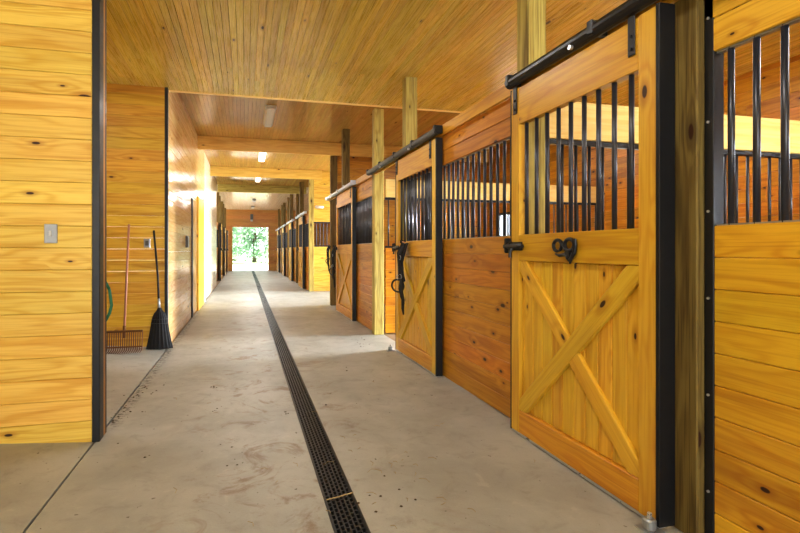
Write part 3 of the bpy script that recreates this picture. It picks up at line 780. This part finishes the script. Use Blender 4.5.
mb = MB(); mb.box((2.02, YX - .03, 2.47), (2.24, YX, 2.51), .005); mb.build('base', 'white', t)

# ------------------------------------------------------------------ scattered straw and crumbs
mb = MB()
for i in range(60):
    x = random.uniform(-.8, 1.7); y = random.uniform(2.0, 8); 
    if random.random() < .5: x = random.gauss(.75, .18); y = random.gauss(2.5, .4)
    if .36 < x < .54 and random.random() < .7: continue
    a = random.uniform(0, PI); L = random.uniform(.02, .07)
    mb.tube([(x, y, .004), (x + L * .5 * math.cos(a), y + L * .5 * math.sin(a), .006 + random.uniform(0, .004)), (x + L * math.cos(a + .4), y + L * math.sin(a + .4), .004)], .0012, 4)
mb.tube([(.385, 2.36, .005), (.45, 2.375, .006), (.525, 2.40, .005)], .0035, 5)
o = mb.build('straw', 'straw', kind='stuff'); tag(o, 'stray bits of dry straw scattered over the concrete aisle', 'straw')
mb = MB()
for cx_, cy_, n, sp in ((-.28, 4.55, 5, .03), (-.22, 3.9, 4, .02), (.30, 3.7, 4, .02), (.75, 2.45, 6, .12), (.62, 2.3, 3, .06), (1.5, 6.2, 14, .12), (-.1, 3.1, 5, .1), (-.9, 4.0, 16, .1), (-.88, 4.5, 16, .12), (-.6, 3.2, 6, .3), (.9, 4.2, 8, .4)):
    for i in range(n):
        x = random.gauss(cx_, sp * .6); y = random.gauss(cy_, sp * 1.5); r = random.uniform(.004, .011)
        vs = [(x + r * random.uniform(.7, 1.3) * a, y + r * random.uniform(.7, 1.3) * b, c * r * .8 + .001) for a, b, c in ((1, 0, .3), (0, 1, .3), (-1, 0, .3), (0, -1, .3), (0, 0, 1), (0, 0, 0))]
        mb.add(vs, [(0, 1, 4), (1, 2, 4), (2, 3, 4), (3, 0, 4), (1, 0, 5), (2, 1, 5), (3, 2, 5), (0, 3, 5)])
o = mb.build('crumbs', 'dirt', kind='stuff'); tag(o, 'dark dirt crumbs scattered over the concrete aisle', 'dirt')

# ------------------------------------------------------------------ trees beyond the far doorway
def tree(x, y, h, w, mat, label):
    t = thing('tree', (x, y, 0), label, 'tree', 'trees beyond the far doorway')
    mb = MB(); mb.tube([(x, y, -.02), (x + .05, y, h * .3), (x - .05, y, h * .6), (x + .1, y, h * .85)], [.22, .17, .11, .03], 8)
    for i in range(5):
        a = 2 * PI * i / 5; mb.tube([(x, y, h * (.3 + .08 * i)), (x + w * .3 * math.cos(a), y + w * .3 * math.sin(a), h * (.5 + .08 * i))], [.08, .02], 6)
    mb.build('trunk', 'bark', t, True)
    mb = MB()
    cl = [(random.gauss(0, .42) * w * .5, random.gauss(0, .42) * w * .5, h * random.uniform(.08, .95), random.uniform(.6, 1.2)) for _ in range(46)]
    for _ in range(3600):
        c = random.choice(cl); d = Vector((random.gauss(0, 1), random.gauss(0, 1), random.gauss(0, 1))).normalized() * c[3] * random.uniform(.75, 1.05)
        p = Vector((x + c[0], y + c[1], max(.1, c[2]))) + d
        u_ = Vector((random.gauss(0, 1), random.gauss(0, 1), random.gauss(0, 1))).normalized(); v_ = u_.cross(d).normalized(); l = random.uniform(.12, .26)
        mb.add([p - u_ * l, p + v_ * l * .5, p + u_ * l, p - v_ * l * .5], [(0, 1, 2, 3)])
    mb.build('foliage', mat, t)
tree(-2.2, 44, 7, 3.8, 'leafA', 'leafy tree at the left of the far doorway view')
tree(.9, 50, 8, 5.5, 'leafA', 'leafy tree at the middle of the far doorway view')
tree(3.6, 45, 6.5, 3.5, 'leafB', 'leafy tree at the right of the far doorway view')
tree(-1.2, 58, 10, 6, 'leafB', 'taller tree behind the middle left of the far doorway view')

# ------------------------------------------------------------------ lights
def area(name, loc, rot, sx, sy, power, col=(1, 1, 1), spread=PI):
    L = bpy.data.lights.new(name, 'AREA'); L.shape = 'RECTANGLE'; L.size = sx; L.size_y = sy; L.energy = power; L.color = col; L.spread = spread
    o = bpy.data.objects.new(name, L); COL.objects.link(o); o.location = loc; o.rotation_euler = rot
    return o
# daylight through the open barn doors behind the camera
area('rear_daylight', (0.2, -5.8, 1.75), (PI / 2, 0, 0), 6.0, 2.8, 330, (0.93, 0.96, 1))
# daylight from the side opening at the cross aisle and the stall windows
area('cross_daylight', (7.6, 12.55, 1.9), (0, PI / 2 - .18, 0), 2.6, 3.0, 330, (0.80, 0.9, 1), 1.0)
for w0, w1 in wins[:4]:
    area('window_daylight', (XO + 0.5, (w0 + w1) / 2, 1.75), (0, PI / 2 - .25, 0), 1.1, 1.6, 380 if w0 < 1.5 else 190, (0.88, 0.94, 1))
area('door_daylight', (XO + 0.45, 6.15, 0.75), (0, PI / 2 - .1, 0), 1.1, .95, 210, (0.86, 0.93, 1), 1.3)
for y in (19.6, 21.6, 25.3):
    area('aisle_fill', (.41, y, ZC2 - .03), (0, 0, 0), .1, .5, 75, (.95, .97, 1))  # added fill strips that brighten the far aisle, no fixtures here
for y in (8.65, 12.3, 16.2):
    area('tube_and_fill_glow', (.41, y, ZC2 - .085), (0, 0, 0), .14, 1.1, 26, (1, .98, .95))  # the nearest fixture is unlit, so the light under it is added fill
for y in (1.2, 4.6):
    area('near_aisle_fill', (.41, y, ZC - .02), (0, 0, 0), .3, 1.2, 30, (1, .98, .95))  # added fill over the near aisle, nothing hangs at these spots
area('alcove_fill', (-2.4, 5.0, ZC - .02), (0, 0, 0), .5, 1.2, 27, (1, .98, .95))  # added fill to lift the alcove, not a real fixture
for y in (1.2, 4.8, 8.4):
    area('stall_fill', (3.7, y, ZC - .02), (0, 0, 0), .3, 1.2, 45, (1, .98, .95))  # added fill inside the stalls, no ceiling fixture belongs to it
sun = bpy.data.lights.new('sun', 'SUN'); sun.energy = 4.5; sun.angle = 0.02; sun.color = (1, .97, .9)
so = bpy.data.objects.new('sun', sun); COL.objects.link(so); sun.energy = 20; so.rotation_euler = Vector((0.25, 0.45, -1)).to_track_quat('-Z', 'Y').to_euler()

w = bpy.data.worlds.new('World'); S.world = w; w.use_nodes = True
nt = w.node_tree; bg = nt.nodes['Background']
sky = nt.nodes.new('ShaderNodeTexSky'); sky.sky_type = 'HOSEK_WILKIE'; sky.turbidity = 4; sky.ground_albedo = 0.4; sky.sun_direction = Vector((-0.25, -0.45, 1)).normalized()
mx = nt.nodes.new('ShaderNodeMix'); mx.data_type = 'RGBA'; mx.inputs[0].default_value = 0.75; mx.inputs[7].default_value = (0.95, 0.98, 1, 1)
nt.links.new(sky.outputs[0], mx.inputs[6]); nt.links.new(mx.outputs[2], bg.inputs[0]); bg.inputs[1].default_value = 3.6

# ------------------------------------------------------------------ camera
F = 490.0; TH = math.radians(14)
cx = 245 + F * math.tan(TH)
cam = bpy.data.cameras.new('camera'); co = bpy.data.objects.new('camera', cam); COL.objects.link(co)
co.location = (0, 0, 1.22); co.rotation_euler = (PI / 2, 0, -TH)
cam.sensor_fit = 'HORIZONTAL'; cam.sensor_width = 36; cam.lens = 36 * F / 800
cam.shift_x = (400 - cx) / 800; cam.shift_y = (250 - 266.5) / 800
cam.clip_start = 0.05; cam.clip_end = 300
S.camera = co
S.view_settings.view_transform = 'Standard'; S.view_settings.look = 'None'; S.view_settings.exposure = 0.08; S.view_settings.gamma = 0.86
S.cycles.use_denoising = True
S.cycles.max_bounces = 8; S.cycles.diffuse_bounces = 5; S.cycles.glossy_bounces = 3; S.cycles.transmission_bounces = 4
S.cycles.sample_clamp_indirect = 6
